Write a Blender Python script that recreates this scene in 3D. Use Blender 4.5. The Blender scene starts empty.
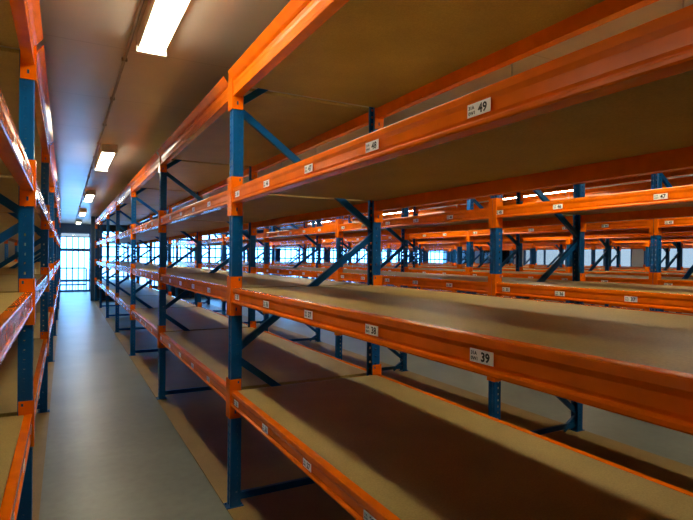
import bpy, bmesh, math, random
from mathutils import Vector, Matrix
random.seed(4)
scn = bpy.context.scene
COL = scn.collection

# ------------------------------------------------------------------ sizes (metres)
PITCH = 2.764            # bay pitch along the aisle
ROWP = 2.16             # row pitch across the aisles
ROW1 = 0.90             # aisle face of the first row on the right
DEPTH = 1.07            # rack depth
YN = 0.432               # near frame of every row
PW, PD = 0.075, 0.066   # upright: width along aisle, depth
PH = 2.70
BASE = 0.006            # floor boards under the racks
BH = 0.092
LEVELS = [(0.727, BH), (1.358, BH), (1.970, BH), (2.622, BH)]
BD = 0.05               # beam depth
CEIL = 2.88
XL, XR, YB, YE, YD = -2.5, 16.3, -3.0, 20.0, 25.0

def row_x(r):
    return -1.215 if r == 0 else ROW1 + (r - 1) * ROWP

# ------------------------------------------------------------------ materials
def new_mat(name):
    m = bpy.data.materials.new(name); m.use_nodes = True
    nt = m.node_tree
    b = nt.nodes['Principled BSDF']
    return m, nt, b

def coords(nt, scale=(1, 1, 1)):
    tc = nt.nodes.new('ShaderNodeTexCoord'); mp = nt.nodes.new('ShaderNodeMapping')
    mp.inputs['Scale'].default_value = scale
    nt.links.new(tc.outputs['Object'], mp.inputs['Vector'])
    return mp.outputs['Vector']

def ramp_noise(nt, vec, scale, c0, c1, lo=.35, hi=.65, detail=4):
    n = nt.nodes.new('ShaderNodeTexNoise'); n.inputs['Scale'].default_value = scale
    n.inputs['Detail'].default_value = detail
    nt.links.new(vec, n.inputs['Vector'])
    r = nt.nodes.new('ShaderNodeValToRGB')
    r.color_ramp.elements[0].position = lo; r.color_ramp.elements[1].position = hi
    r.color_ramp.elements[0].color = (*c0, 1); r.color_ramp.elements[1].color = (*c1, 1)
    nt.links.new(n.outputs['Fac'], r.inputs['Fac'])
    return r.outputs['Color'], n

def mixc(nt, a, b, fac, mode='MULTIPLY'):
    x = nt.nodes.new('ShaderNodeMix'); x.data_type = 'RGBA'; x.blend_type = mode
    x.inputs[0].default_value = fac
    nt.links.new(a, x.inputs[6]); nt.links.new(b, x.inputs[7])
    return x.outputs[2]

def paint(name, c, rough, vary=.12, scale=9, spec=.5):
    m, nt, b = new_mat(name)
    v = coords(nt)
    lo = tuple(x * (1 - vary) for x in c); hi = tuple(min(1, x * (1 + vary)) for x in c)
    col, n = ramp_noise(nt, v, scale, lo, hi)
    nt.links.new(col, b.inputs['Base Color'])
    b.inputs['Roughness'].default_value = rough
    b.inputs['Specular IOR Level'].default_value = spec
    return m

M = {}
M['orange'] = paint('orange_powder_paint', (.84, .160, .001), .17, .08, spec=.3)
M['blue'] = paint('blue_powder_paint', (.001, .088, .31), .30, .12, spec=.3)
M['steel'] = paint('zinc_steel', (.45, .46, .47), .35)
M['black'] = paint('black_plastic', (.008, .008, .009), .5)
M['frame'] = paint('dark_blue_window_frame', (.012, .075, .19), .4)
M['conduit'] = paint('grey_conduit', (.30, .28, .24), .5)
M['housing'] = paint('light_housing', (.82, .80, .74), .5)
M['wall'] = paint('white_wall_paint', (.66, .68, .68), .7, .05, 2)
M['plinth'] = paint('dark_wall_paint', (.012, .05, .12), .5)
M['label'] = paint('white_label', (.92, .92, .86), .5, .02)
M['ink'] = paint('label_ink', (.01, .01, .01), .6)
M['ground'] = paint('outside_paving', (.55, .56, .56), .8, .15, 3)

def chipboard(name, base, rough):
    m, nt, b = new_mat(name)
    v = coords(nt)
    c1, _ = ramp_noise(nt, v, 3.0, tuple(x * .88 for x in base), tuple(x * 1.1 for x in base), .3, .7)
    c2, n = ramp_noise(nt, v, 130, (.86, .85, .83), (1.07, 1.07, 1.07), .35, .65, 2)
    nt.links.new(mixc(nt, c1, c2, .9), b.inputs['Base Color'])
    b.inputs['Roughness'].default_value = rough; b.inputs['Specular IOR Level'].default_value = .3
    bp = nt.nodes.new('ShaderNodeBump'); bp.inputs['Strength'].default_value = .02
    bp.inputs['Distance'].default_value = .002
    nt.links.new(n.outputs['Fac'], bp.inputs['Height']); nt.links.new(bp.outputs['Normal'], b.inputs['Normal'])
    return m
M['board'] = chipboard('chipboard_shelf', (.40, .285, .090), .46)
M['floorboard'] = chipboard('chipboard_floor_sheet', (.34, .225, .08), .45)

# grey painted floor: mottled, a little glossy
m, nt, b = new_mat('grey_floor_paint')
v = coords(nt)
c1, _ = ramp_noise(nt, v, 1.3, (.19, .215, .185), (.26, .285, .245), .3, .7, 6)
c2, n2 = ramp_noise(nt, v, 14, (.86, .86, .86), (1.06, 1.06, 1.06), .3, .7, 6)
nt.links.new(mixc(nt, c1, c2, 1), b.inputs['Base Color'])
rr = nt.nodes.new('ShaderNodeMapRange'); rr.inputs['To Min'].default_value = .26; rr.inputs['To Max'].default_value = .42
nt.links.new(n2.outputs['Fac'], rr.inputs['Value']); nt.links.new(rr.outputs['Result'], b.inputs['Roughness'])
M['floor'] = m

# ceiling: painted panels with faint joints every 1.2 m
m, nt, b = new_mat('ceiling_panels')
v = coords(nt)
c1, _ = ramp_noise(nt, v, 1.1, (.70, .69, .66), (.80, .785, .75), .3, .7, 5)
sep = nt.nodes.new('ShaderNodeSeparateXYZ'); nt.links.new(v, sep.inputs[0])
def joint(out, period, w):
    d = nt.nodes.new('ShaderNodeMath'); d.operation = 'DIVIDE'; d.inputs[1].default_value = period; nt.links.new(out, d.inputs[0])
    f = nt.nodes.new('ShaderNodeMath'); f.operation = 'FRACT'; nt.links.new(d.outputs[0], f.inputs[0])
    l = nt.nodes.new('ShaderNodeMath'); l.operation = 'LESS_THAN'; l.inputs[1].default_value = w / period; nt.links.new(f.outputs[0], l.inputs[0])
    return l.outputs[0]
j = joint(sep.outputs[1], 1.22, .012)
mx = nt.nodes.new('ShaderNodeMix'); mx.data_type = 'RGBA'; mx.blend_type = 'MULTIPLY'
mm = nt.nodes.new('ShaderNodeMath'); mm.operation = 'MULTIPLY'; mm.inputs[1].default_value = .25
nt.links.new(j, mm.inputs[0]); nt.links.new(mm.outputs[0], mx.inputs[0])
nt.links.new(c1, mx.inputs[6]); mx.inputs[7].default_value = (.3, .3, .3, 1)
nt.links.new(mx.outputs[2], b.inputs['Base Color'])
b.inputs['Roughness'].default_value = .24
b.inputs['Specular IOR Level'].default_value = .6
M['ceiling'] = m

# clear window glass that lets the daylight through
m = bpy.data.materials.new('window_glass'); m.use_nodes = True
nt = m.node_tree; nt.nodes.clear()
o = nt.nodes.new('ShaderNodeOutputMaterial'); mixs = nt.nodes.new('ShaderNodeMixShader')
tr = nt.nodes.new('ShaderNodeBsdfTransparent'); tr.inputs[0].default_value = (.86, .95, 1, 1)
gl = nt.nodes.new('ShaderNodeBsdfGlossy'); gl.inputs['Roughness'].default_value = .03
fr = nt.nodes.new('ShaderNodeFresnel'); fr.inputs['IOR'].default_value = 1.45
nt.links.new(fr.outputs[0], mixs.inputs[0]); nt.links.new(tr.outputs[0], mixs.inputs[1]); nt.links.new(gl.outputs[0], mixs.inputs[2])
nt.links.new(mixs.outputs[0], o.inputs[0])
M['glass'] = m
m = m.copy(); m.name = 'frosted_glass'; M['frosted'] = m
for nd in m.node_tree.nodes:
    if nd.type == 'BSDF_TRANSPARENT': nd.inputs[0].default_value = (.42, .31, .25, 1)

# lit lamp diffuser
LAMP = 46.0
m = bpy.data.materials.new('lit_diffuser'); m.use_nodes = True
nt = m.node_tree; nt.nodes.clear()
o = nt.nodes.new('ShaderNodeOutputMaterial'); e = nt.nodes.new('ShaderNodeEmission')
e.inputs['Color'].default_value = (1, .90, .63, 1); e.inputs['Strength'].default_value = LAMP
nt.links.new(e.outputs[0], o.inputs[0])
M['lamp'] = m

# daylight
w = bpy.data.worlds.new('overcast_daylight'); scn.world = w; w.use_nodes = True
bg = w.node_tree.nodes['Background']
bg.inputs['Color'].default_value = (.19, .50, 1.0, 1); bg.inputs['Strength'].default_value = 17.0

# ------------------------------------------------------------------ mesh helpers
def add_box(bm, x0, x1, y0, y1, z0, z1, mi=0):
    vs = [bm.verts.new((x, y, z)) for x in (x0, x1) for y in (y0, y1) for z in (z0, z1)]
    for f in ((0, 1, 3, 2), (4, 6, 7, 5), (0, 4, 5, 1), (2, 3, 7, 6), (0, 2, 6, 4), (1, 5, 7, 3)):
        fc = bm.faces.new([vs[i] for i in f]); fc.material_index = mi

def add_extrude(bm, prof, y0, y1, axis='y'):
    """closed (x,z) outline swept along y"""
    a = [bm.verts.new((x, y0, z)) for x, z in prof]
    c = [bm.verts.new((x, y1, z)) for x, z in prof]
    n = len(prof)
    for i in range(n):
        bm.faces.new((a[i], a[(i + 1) % n], c[(i + 1) % n], c[i]))
    bm.faces.new(a); bm.faces.new(list(reversed(c)))

def add_cyl(bm, p, q, r, n=10):
    p, q = Vector(p), Vector(q); d = (q - p)
    rot = d.to_track_quat('Z', 'Y').to_matrix().to_4x4()
    mat = Matrix.Translation((p + q) / 2) @ rot
    bmesh.ops.create_cone(bm, cap_ends=True, segments=n, radius1=r, radius2=r, depth=d.length, matrix=mat)

def finish(bm, name, mats, bevel=0):
    bmesh.ops.recalc_face_normals(bm, faces=bm.faces)
    if bevel:
        es = [e for e in bm.edges if len(e.link_faces) == 2 and e.calc_face_angle(0) > .6]
        bmesh.ops.bevel(bm, geom=es, offset=bevel, segments=1, affect='EDGES')
    me = bpy.data.meshes.new(name)
    bm.to_mesh(me); bm.free()
    for mt in (mats if isinstance(mats, (list, tuple)) else [mats]):
        me.materials.append(mt)
    return me

def link(name, me, parent=None, loc=(0, 0, 0), rot=None):
    o = bpy.data.objects.new(name, me); COL.objects.link(o)
    o.parent = parent; o.location = loc
    if rot: o.rotation_euler = rot
    return o

def thing(name, loc, label, cat, group=None):
    o = bpy.data.objects.new(name, None); COL.objects.link(o)
    o.empty_display_size = .1
    o.location = loc; o['label'] = label; o['category'] = cat
    if group: o['group'] = group
    return o

def struct(name, bm, mats, loc=(0, 0, 0), parent=None, bevel=0):
    o = link(name, finish(bm, name, mats, bevel), parent, loc)
    if parent is None: o['kind'] = 'structure'
    return o

def bake(me, thickness):
    """give a folded sheet its plate thickness"""
    t = bpy.data.objects.new('sheet', me); COL.objects.link(t)
    md = t.modifiers.new('s', 'SOLIDIFY'); md.thickness = thickness; md.offset = -1; md.use_even_offset = True
    dg = bpy.context.evaluated_depsgraph_get()
    out = bpy.data.meshes.new_from_object(t.evaluated_get(dg))
    bpy.data.objects.remove(t)
    return out

def text_mesh(s, size):
    c = bpy.data.curves.new('t', 'FONT'); c.body = s; c.size = size; c.offset = size * .035
    c.resolution_u = 2
    t = bpy.data.objects.new('t', c); COL.objects.link(t)
    dg = bpy.context.evaluated_depsgraph_get(); dg.update()
    me = bpy.data.meshes.new_from_object(t.evaluated_get(dg))
    bpy.data.objects.remove(t); bpy.data.curves.remove(c)
    return me

# ------------------------------------------------------------------ rack parts
def post_mesh(holes=True):
    """perforated C section, web at x=0 facing -x, open towards +x, base plate plane at z=0"""
    bm = bmesh.new()
    h = PW / 2
    # path of the folded sheet: (x, y, hole-column?)
    path = [(PD - .004, h - .018, 0), (PD, h - .008, 0), (PD, h, 0), (PD * .68, h, 1), (PD * .50, h, 0), (0.004, h, 0), (0, h - .004, 0),
            (0, .022, 1), (0, .013, 0), (.004, .008, 0), (.004, -.008, 0), (0, -.013, 1), (0, -.022, 0), (0, -h + .004, 0),
            (0.004, -h, 0), (PD * .50, -h, 1), (PD * .68, -h, 0), (PD, -h, 0), (PD, -h + .008, 0), (PD - .004, -h + .018, 0)]
    zs = [0.0]; isn = []
    z = .04
    while z + .02 < PH - BASE - .02:
        zs += [z, z + .016]; isn += [0, 1]; z += .05
    zs.append(PH - BASE); isn.append(0)
    if not holes:
        zs, isn = [0, PH - BASE], [0]
    grid = [[bm.verts.new((x, y, z)) for x, y, _ in path] for z in zs]
    for r in range(len(zs) - 1):
        for c in range(len(path) - 1):
            if holes and isn[r] and path[c][2]: continue
            bm.faces.new((grid[r][c], grid[r][c + 1], grid[r + 1][c + 1], grid[r + 1][c]))
    me = finish(bm, 'upright_post', M['blue'])
    return bake(me, .002)
POST = post_mesh()
POST_FAR = post_mesh(False)

def foot_mesh():
    bm = bmesh.new()
    add_box(bm, -.022, PD + .018, -PW / 2 - .004, PW / 2 + .004, 0, .005)
    add_cyl(bm, (-.012, .02, .005), (-.012, .02, .014), .006, 6)
    add_cyl(bm, (PD + .009, -.02, .005), (PD + .009, -.02, .014), .006, 6)
    return finish(bm, 'foot_plate', M['blue'])
FOOT = foot_mesh()

def bar_mesh(p, q, wid=.042, dep=.026, mat='blue'):
    """U channel between two points of a frame (plane x-z)"""
    p, q = Vector(p), Vector(q); L = (q - p).length
    bm = bmesh.new()
    t = .003; w2, d2 = wid / 2, dep / 2
    prof = [(-w2, -d2), (w2, -d2), (w2, d2), (w2 - t, d2), (w2 - t, -d2 + t), (-w2 + t, -d2 + t), (-w2 + t, d2), (-w2, d2)]
    a = [bm.verts.new((0, y, x)) for x, y in prof]; c = [bm.verts.new((L, y, x)) for x, y in prof]
    n = len(prof)
    for i in range(n): bm.faces.new((a[i], a[(i + 1) % n], c[(i + 1) % n], c[i]))
    bm.faces.new(a); bm.faces.new(list(reversed(c)))
    for s in (.022, L - .022):                       # bolt heads
        add_cyl(bm, (s, -d2 - .005, 0), (s, -d2, 0), .009, 6)
    d = (q - p).normalized()
    ang = math.atan2(d.z, d.x)
    bmesh.ops.transform(bm, matrix=Matrix.Translation(p) @ Matrix.Rotation(-ang, 4, 'Y'), verts=bm.verts)
    return finish(bm, 'brace', M[mat])
xi, xo = .034, DEPTH - .034
NODES = [((xi, 0, .060), (xo, 0, .060)),            # floor strut
         ((xo - .17, .004, .03), (xo, .004, .135)),
         ((xo, .004, .165), (xi, .004, .925)),
         ((xi, .004, .965), (xo, .004, 1.715)),
         ((xo, .004, 1.755), (xi, .004, 2.47)),
         ((xi, .004, 2.49), (xi + .275, .004, 2.69))]
BARS = [bar_mesh(p, q) for p, q in NODES]

BEAM_L = PITCH - PW - .010
def beam_profile():
    return [(.036, 0), (.004, 0), (.0012, -.0012), (0, -.004), (0, -.022), (.004, -.036), (.0045, -.064), (.007, -.071),
            (.007, -.074), (-.001, -.0765), (-.003, -.080), (-.003, -.088), (0, -BH), (BD, -BH), (BD, -.022), (.036, -.022)]
def conn_parts(bm, end, mi=0):
    """L-shaped beam end plate; end=-1 at the near post, +1 at the far post (beam is centred on y=0, top at z=0)"""
    zt, zb = .07, -.17
    ye = end * (BEAM_L / 2)
    y0, y1 = sorted((ye, ye + end * .004))
    # side plate with a slot near its top and its bottom
    for (a, c, d, e) in ((-.005, .062, zt - .012, zt), (-.005, .040, zt - .028, zt - .012), (.050, .062, zt - .028, zt - .012),
                         (-.005, .062, zb + .05, zt - .028), (-.005, .022, zb + .028, zb + .05), (.032, .062, zb + .028, zb + .05), (-.005, .062, zb, zb + .028)):
        add_box(bm, a, c, y0, y1, d, e, mi)
    f0, f1 = sorted((ye, ye + end * (PW / 2 + .002)))
    add_box(bm, -.0095, -.005, f0, f1, zb, zt, mi)
def mirror(bm):
    bmesh.ops.transform(bm, matrix=Matrix.Diagonal((-1, 1, 1, 1)), verts=bm.verts)
def beam_mesh(h, flip, with_conn):
    bm = bmesh.new()
    add_extrude(bm, beam_profile(), -BEAM_L / 2, BEAM_L / 2)
    if h:                                            # the top beams carry an outward-leaning lip
        e = PITCH / 2 - .052
        add_extrude(bm, [(.006, 0), (.0, 0), (-.012, .010), (-.040, .047), (-.036, .050), (-.009, .013)], -e, e)
    if with_conn:
        conn_parts(bm, -1); conn_parts(bm, 1)
    if flip: mirror(bm)
    return finish(bm, 'beam', M['orange'])
def conn_mesh(flip, end):
    bm = bmesh.new(); conn_parts(bm, end)
    if flip: mirror(bm)
    return finish(bm, 'connector', M['orange'])
BEAM = {(h, f, c): beam_mesh(h, f, c) for h in (0, 1) for f in (0, 1) for c in (0, 1)}
CONN = {(f, e): conn_mesh(f, e) for f in (0, 1) for e in (-1, 1)}

def board_mesh():
    bm = bmesh.new()
    add_box(bm, .038, DEPTH - .038, -PITCH / 2 + PW / 2 + .003, PITCH / 2 - PW / 2 - .003, -.0205, -.001)
    return finish(bm, 'shelf_board', M['board'])
BOARD = board_mesh()

LABELS = {}
def label_mesh(num, side):
    if (num, side) in LABELS: return LABELS[(num, side)]
    bm = bmesh.new()
    add_box(bm, -.041, .041, -.0165, .0165, 0, .0008, 0)
    for s, size, x, y in (('31A', .0125, -.037, .002), ('0W1', .0125, -.037, -.0115), (str(num), .031, -.002, -.0108)):
        t = text_mesh(s, size)
        k = len(bm.verts); kf = len(bm.faces)
        bm.from_mesh(t); bm.verts.ensure_lookup_table(); bm.faces.ensure_lookup_table()
        bmesh.ops.translate(bm, vec=(x, y, .0011), verts=bm.verts[k:])
        for f in bm.faces[kf:]: f.material_index = 1
        bpy.data.meshes.remove(t)
    # stand it up: text x -> along the aisle, text y -> up, facing the aisle (-x or +x)
    R = Matrix(((0, 0, -1, 0), (-1, 0, 0, 0), (0, 1, 0, 0), (0, 0, 0, 1))) if side < 0 else \
        Matrix(((0, 0, 1, 0), (1, 0, 0, 0), (0, 1, 0, 0), (0, 0, 0, 1)))
    bmesh.ops.transform(bm, matrix=R, verts=bm.verts)
    me = bpy.data.meshes.new('label'); bm.to_mesh(me); bm.free()
    me.materials.append(M['label']); me.materials.append(M['ink'])
    LABELS[(num, side)] = me
    return me
OFFS = (.15, .66, 1.185, 1.70, 2.222)     # label places along a beam, from its far post

def frame(root, y, near):
    for x, rz in ((0, 0), (DEPTH, math.pi)):
        p = link('upright_post', POST if near else POST_FAR, root, (x, y, BASE), (0, 0, rz))
        if near: link('foot_plate', FOOT, p, (0, 0, 0))
    for i, me in enumerate(BARS):
        link('brace' if i else 'strut', me, root, (0, y, 0))

NTH = ['first', 'second', 'third', 'fourth', 'fifth', 'sixth', 'seventh', 'eighth']
def row_phrase(r):
    return ['row left of the aisle', 'row right of the aisle', 'second row right of the aisle', 'third row right of the aisle',
            'fourth row right of the aisle', 'fifth row right of the aisle', 'sixth row right of the aisle', 'row along the right wall'][r]
def bay_label(r, b):
    n = NTH[b]
    if r == 1 and b == 0: return 'nearest rack bay right of the aisle, with shelves numbered 39 and 49'
    if r == 1 and b == 6: return 'rack bay right of the aisle, last before the barred windows'
    if r == 0 and b == 0: return 'nearest rack bay left of the aisle, cut off by the photo edge'
    if r == 0 and b == 6: return 'rack bay left of the aisle, last before the bright window'
    if r == 2 and b == 0: return 'rack bay numbered 46 and 47 behind the nearest bay, second row right of the aisle'
    if b == 6: return f'rack bay at the window end, {row_phrase(r)}'
    return f'rack bay, {n} from the near end, {row_phrase(r)}'

def make_bay(r, b):
    x0 = row_x(r)
    near = r <= 3 and b <= 4
    root = thing('rack_bay', (x0, YN + b * PITCH, 0), bay_label(r, b), 'rack', f'rack bays of the {row_phrase(r)}')
    frame(root, PITCH, near)
    if b == START[r]: frame(root, 0, near)
    side = 1 if r == 0 else -1
    for li, (zt, h) in enumerate(LEVELS):
        for f in (0, 1):
            bo = link('beam', BEAM[(int(li == 3), f, 0 if near else 1)], root, (DEPTH if f else 0, PITCH / 2, zt))
            if near:
                for e in (-1, 1): link('connector', CONN[(f, e)], bo)
                if li < 3 and (f == 1) == (side > 0):
                    first = (25, 35, 45)[li] if b == 0 else (20, 30, 40)[li]
                    offs = OFFS if li < 2 or r != 1 else (.14, .65, 1.175, 1.692, 2.204)
                    if r == 2 and b == 0 and li == 2: offs = (.07, .635, 1.36, 1.80, 2.28)
                    for k, off in enumerate(offs):
                        link('label', label_mesh(first + k, side), bo, (-.0005 if side < 0 else .0005, PITCH / 2 - off, -.048))
        link('shelf_board', BOARD, root, (0, PITCH / 2, zt))
    return root

START = [0, 0, 0, 0, 1, 1, 2, 2]
for r in range(8):
    for b in range(START[r], 7):
        make_bay(r, b)

# ------------------------------------------------------------------ room shell
def slab(name, mat, *b):
    bm = bmesh.new(); add_box(bm, *b); return struct(name, bm, mat)
slab('floor', M['floor'], XL, XR, YB, YD + .1, -.12, 0)
slab('ceiling', M['ceiling'], XL, XR, YB, YD + .1, CEIL, CEIL + .1)
slab('wall_left', M['wall'], XL - .1, XL, YB, YE + .1, 0, CEIL)
slab('wall_back', M['wall'], XL - .1, XR + .1, YB - .1, YB, 0, CEIL)
for r in range(8):
    x0 = row_x(r)
    slab('floor_sheet', M['floorboard'], x0 - .018, x0 + DEPTH + .018, YN + START[r] * PITCH - .6, YE - .12, 0, BASE)

# end wall: plinth, lintel, columns; barred windows between the columns
SILL, HEAD = .42, 2.42
slab('wall_end', M['plinth'], .92, XR, YE, YE + .14, 0, SILL)
slab('wall_end_lintel', M['plinth'], .92, XR, YE, YE + .14, HEAD, CEIL)
slab('wall_end_left', M['wall'], XL, -.22, YE, YE + .14, 0, CEIL)
slab('wall_recess_left', M['wall'], -.32, -.22, YE + .14, YD, 0, CEIL)
slab('wall_recess_right', M['wall'], .98, 1.08, YE + .14, YD, 0, CEIL)
slab('trim_1', M['frame'], .78, .90, YE - .10, YE + .14, 0, CEIL)      # column at the aisle mouth

def window(name, x0, x1, y, z0, z1, vs, hs, thick=()):
    """vs, hs: bar positions; thick: heavy horizontals"""
    bm = bmesh.new()
    for a, c in ((x0, x0 + .05), (x1 - .05, x1)): add_box(bm, a, c, y, y + .08, z0, z1)
    for a, c in ((z0, z0 + .05), (z1 - .05, z1)): add_box(bm, x0 + .05, x1 - .05, y, y + .08, a, c)
    for z in thick: add_box(bm, x0 + .05, x1 - .05, y, y + .08, z - .04, z + .04)
    root = struct(name, bm, M['frame'])
    bm = bmesh.new(); add_box(bm, x0 + .05, x1 - .05, y + .045, y + .051, z0 + .05, z1 - .05)
    link('pane', finish(bm, 'pane', M['glass']), root)
    bm = bmesh.new()
    for x in vs: add_box(bm, x - .021, x + .021, y + .008, y + .030, z0 + .05, z1 - .05)
    for z in hs: add_box(bm, x0 + .05, x1 - .05, y + .010, y + .032, z - .026, z + .026)
    link('window_bars', finish(bm, 'window_bars', M['frame']), root)
    lt = bpy.data.lights.new('daylight_opening', 'AREA'); lt.shape = 'RECTANGLE'
    lt.size = x1 - x0; lt.size_y = z1 - z0
    lt.cycles.is_portal = True
    lo = bpy.data.objects.new('daylight_opening', lt); COL.objects.link(lo)
    lo.location = ((x0 + x1) / 2, y + .2, (z0 + z1) / 2)
    lo.rotation_euler = (-math.pi / 2, 0, 0)
    return root

n = 7; span = (XR - .92) / n
for i in range(n):
    a = .92 + i * span; c = a + span
    slab(f'trim_{i + 2}', M['frame'], a, a + .14, YE - .02, YE + .14, SILL, HEAD)
    x0, x1 = a + .14, c
    nb = 8
    window(f'window_{i + 1}', x0, x1, YE + .03, SILL, HEAD,
           [x0 + (x1 - x0) * k / nb for k in range(1, nb)], [.80, 1.15, 1.50, 1.85], (2.15,))

# right-hand wall with frosted windows
RS, RH = .95, 2.35
slab('wall_right', M['wall'], XR, XR + .1, YB, YE + .1, 0, RS)
slab('wall_right_lintel', M['wall'], XR, XR + .1, YB, YE + .1, RH, CEIL)
edges = [YB, 5.6]; k = 0
yy = 5.6
while yy < 19:
    bm = bmesh.new()
    for a, c in ((yy, yy + .05), (yy + 2.0, yy + 2.05)): add_box(bm, XR + .01, XR + .09, a, c, RS, RH)
    for a, c in ((RS, RS + .05), (RH - .05, RH)): add_box(bm, XR + .01, XR + .09, yy + .05, yy + 2.0, a, c)
    add_box(bm, XR + .02, XR + .08, yy + 1.0, yy + 1.05, RS + .05, RH - .05)
    wr = struct(f'window_{8 + k}', bm, M['frame'])
    bm = bmesh.new(); add_box(bm, XR + .045, XR + .051, yy + .05, yy + 2.0, RS + .05, RH - .05)
    link('pane', finish(bm, 'pane', M['frosted']), wr)
    edges += [yy, yy + 2.05]; yy += 2.55; k += 1
edges = [YB] + edges[2:] + [YE + .1]
for a, c in zip(edges[0::2], edges[1::2]):
    slab('wall_right_pier', M['wall'], XR, XR + .1, a, c, RS, RH)

# glazed door at the end of the aisle with a low railing-like grille
zs_lint = slab('wall_recess_lintel', M['plinth'], -.22, .98, YD, YD + .14, 2.52, CEIL)
bm = bmesh.new()
y = YD + .02
for a, c in ((-.22, -.15), (.91, .98)): add_box(bm, a, c, y, y + .08, 0, 2.52)
for a, c in ((0, .08), (.42, .52), (1.71, 1.84), (2.30, 2.34), (2.47, 2.52)): add_box(bm, -.15, .91, y, y + .08, a, c)
dr = struct('door_1', bm, M['frame'])
bm = bmesh.new(); add_box(bm, -.15, .91, y + .045, y + .051, .02, 2.31)
link('pane', finish(bm, 'pane', M['glass']), dr)
bm = bmesh.new(); add_box(bm, -.15, .91, y + .045, y + .051, 2.33, 2.48)
link('tinted_top_pane', finish(bm, 'tinted_top_pane', M['frosted']), dr)
bm = bmesh.new()
for x in (.06, .28, .50, .72): add_box(bm, x - .02, x + .02, y + .008, y + .03, .08, 2.3)
for z in (1.0, .30): add_box(bm, -.15, .80, y + .010, y + .032, z - .03, z + .03)
add_box(bm, .78, .83, y + .005, y + .035, .08, 1.0)
for x in (.02, .17, .39, .61): add_box(bm, x - .006, x + .006, y + .012, y + .03, .08, .30)
link('door_grille', finish(bm, 'door_grille', M['frame']), dr)
lt = bpy.data.lights.new('daylight_opening', 'AREA'); lt.shape = 'RECTANGLE'; lt.size = 1.2; lt.size_y = 2.5
lt.cycles.is_portal = True
lo = bpy.data.objects.new('daylight_opening', lt); COL.objects.link(lo)
lo.location = (.38, YD + .25, 1.26); lo.rotation_euler = (-math.pi / 2, 0, 0)

slab('ground', M['ground'], -30, 45, YD + .12, 70, -.25, -.13)

# ------------------------------------------------------------------ ceiling lights
LW, LL, LH = .14, 1.55, .10
def lamp_meshes():
    bm = bmesh.new()
    prof = [(-.085, LH), (-.085, .040), (-.074, .026), (.074, .026), (.085, .040), (.085, LH)]
    add_extrude(bm, prof, -LL / 2, LL / 2)
    h = finish(bm, 'housing', M['housing'])
    bm = bmesh.new(); add_box(bm, -.068, .068, -LL / 2 + .02, LL / 2 - .02, .016, .027)
    d = finish(bm, 'diffuser', M['lamp'])
    bm = bmesh.new(); add_box(bm, -.087, .087, -.02, .02, 0.001, LH - .002)
    c = finish(bm, 'end_cap', M['housing'])
    return h, d, c
HS, DF, EC = lamp_meshes()
LFAR = [3.40, 8.45, 13.5, 18.55, 23.6]
LSIDE = [2.80, 7.00, 11.2, 15.4, 0]         # the other aisles: lights hang on short rods
DROP = .17
bm = bmesh.new(); add_cyl(bm, (0, 0, LH), (0, 0, LH + DROP), .006, 8); ROD = finish(bm, 'hanging_rod', M['steel'])
ordn = ['nearest', 'second', 'third', 'fourth', 'farthest']
for a in range(0, 8):
    lx = .46 + (a - 1) * ROWP
    where = ['the aisle left of the left rack row', 'the main aisle'][a] if a < 2 else f'the {NTH[a - 1]} aisle to the right'
    for i, yf in enumerate(LFAR):
        if a != 1 and i == 4: continue
        if a >= 4 and i == 0: continue
        hang = a != 1
        if hang: yf = LSIDE[i]
        if a == 1:
            lab = ['nearest lit fluorescent ceiling light above the main aisle, cut by the photo top',
                   'second lit fluorescent ceiling light along the main aisle', 'third lit fluorescent ceiling light along the main aisle',
                   'fourth lit fluorescent ceiling light along the main aisle',
                   'farthest lit fluorescent ceiling light, just before the end door'][i]
        else:
            lab = f'{ordn[i]} lit fluorescent ceiling light over {where}'
        t = thing('ceiling_light', (lx, yf - LL / 2, CEIL - LH - (DROP if hang else 0)), lab, 'ceiling light', f'ceiling lights over {where}')
        link('housing', HS, t); link('diffuser', DF, t)
        for e in (-1, 1):
            link('end_cap', EC, t, (0, e * (LL / 2 + .01), 0))
            if hang: link('hanging_rod', ROD, t, (0, e * .55, 0))

# surface conduit feeding the lights of the main aisle
bm = bmesh.new(); add_cyl(bm, (0, 0, 0), (0, YD - .3 - YN, 0), .010, 10)
cd = link('cable_conduit', finish(bm, 'cable_conduit', M['conduit']), None, (.345, YN, CEIL - .011))
cd['label'] = 'thin grey cable conduit running along the ceiling beside the main aisle lights'; cd['category'] = 'conduit'
bm = bmesh.new(); add_box(bm, -.018, .018, -.008, .008, -.013, .010)
clip = finish(bm, 'clip', M['conduit'])
for k in range(24): link('clip', clip, cd, (0, .4 + k * 1.0, 0))

# ------------------------------------------------------------------ camera
F = 525.0
yaw, pitch, roll = math.radians(28.2), math.radians(-.27), math.radians(.5)
f = Vector((math.sin(yaw) * math.cos(pitch), math.cos(yaw) * math.cos(pitch), math.sin(pitch)))
rt = f.cross(Vector((0, 0, 1))).normalized(); up = rt.cross(f)
r2 = rt * math.cos(roll) + up * math.sin(roll); u2 = up * math.cos(roll) - rt * math.sin(roll)
cam = bpy.data.cameras.new('camera'); co = bpy.data.objects.new('camera', cam); COL.objects.link(co)
mat = Matrix((r2, u2, -f)).transposed().to_4x4(); mat.translation = Vector((0, 0, 1.55))
co.matrix_world = mat
cam.sensor_width = 36; cam.lens = F * 36 / 693; cam.clip_start = .02; cam.clip_end = 200
scn.camera = co

# ------------------------------------------------------------------ view
vs = scn.view_settings
vs.view_transform = 'Standard'; vs.look = 'None'; vs.gamma = 1; vs.use_curve_mapping = False
vs.exposure = -0.35
scn.cycles.use_denoising = True
scn.cycles.max_bounces = 8
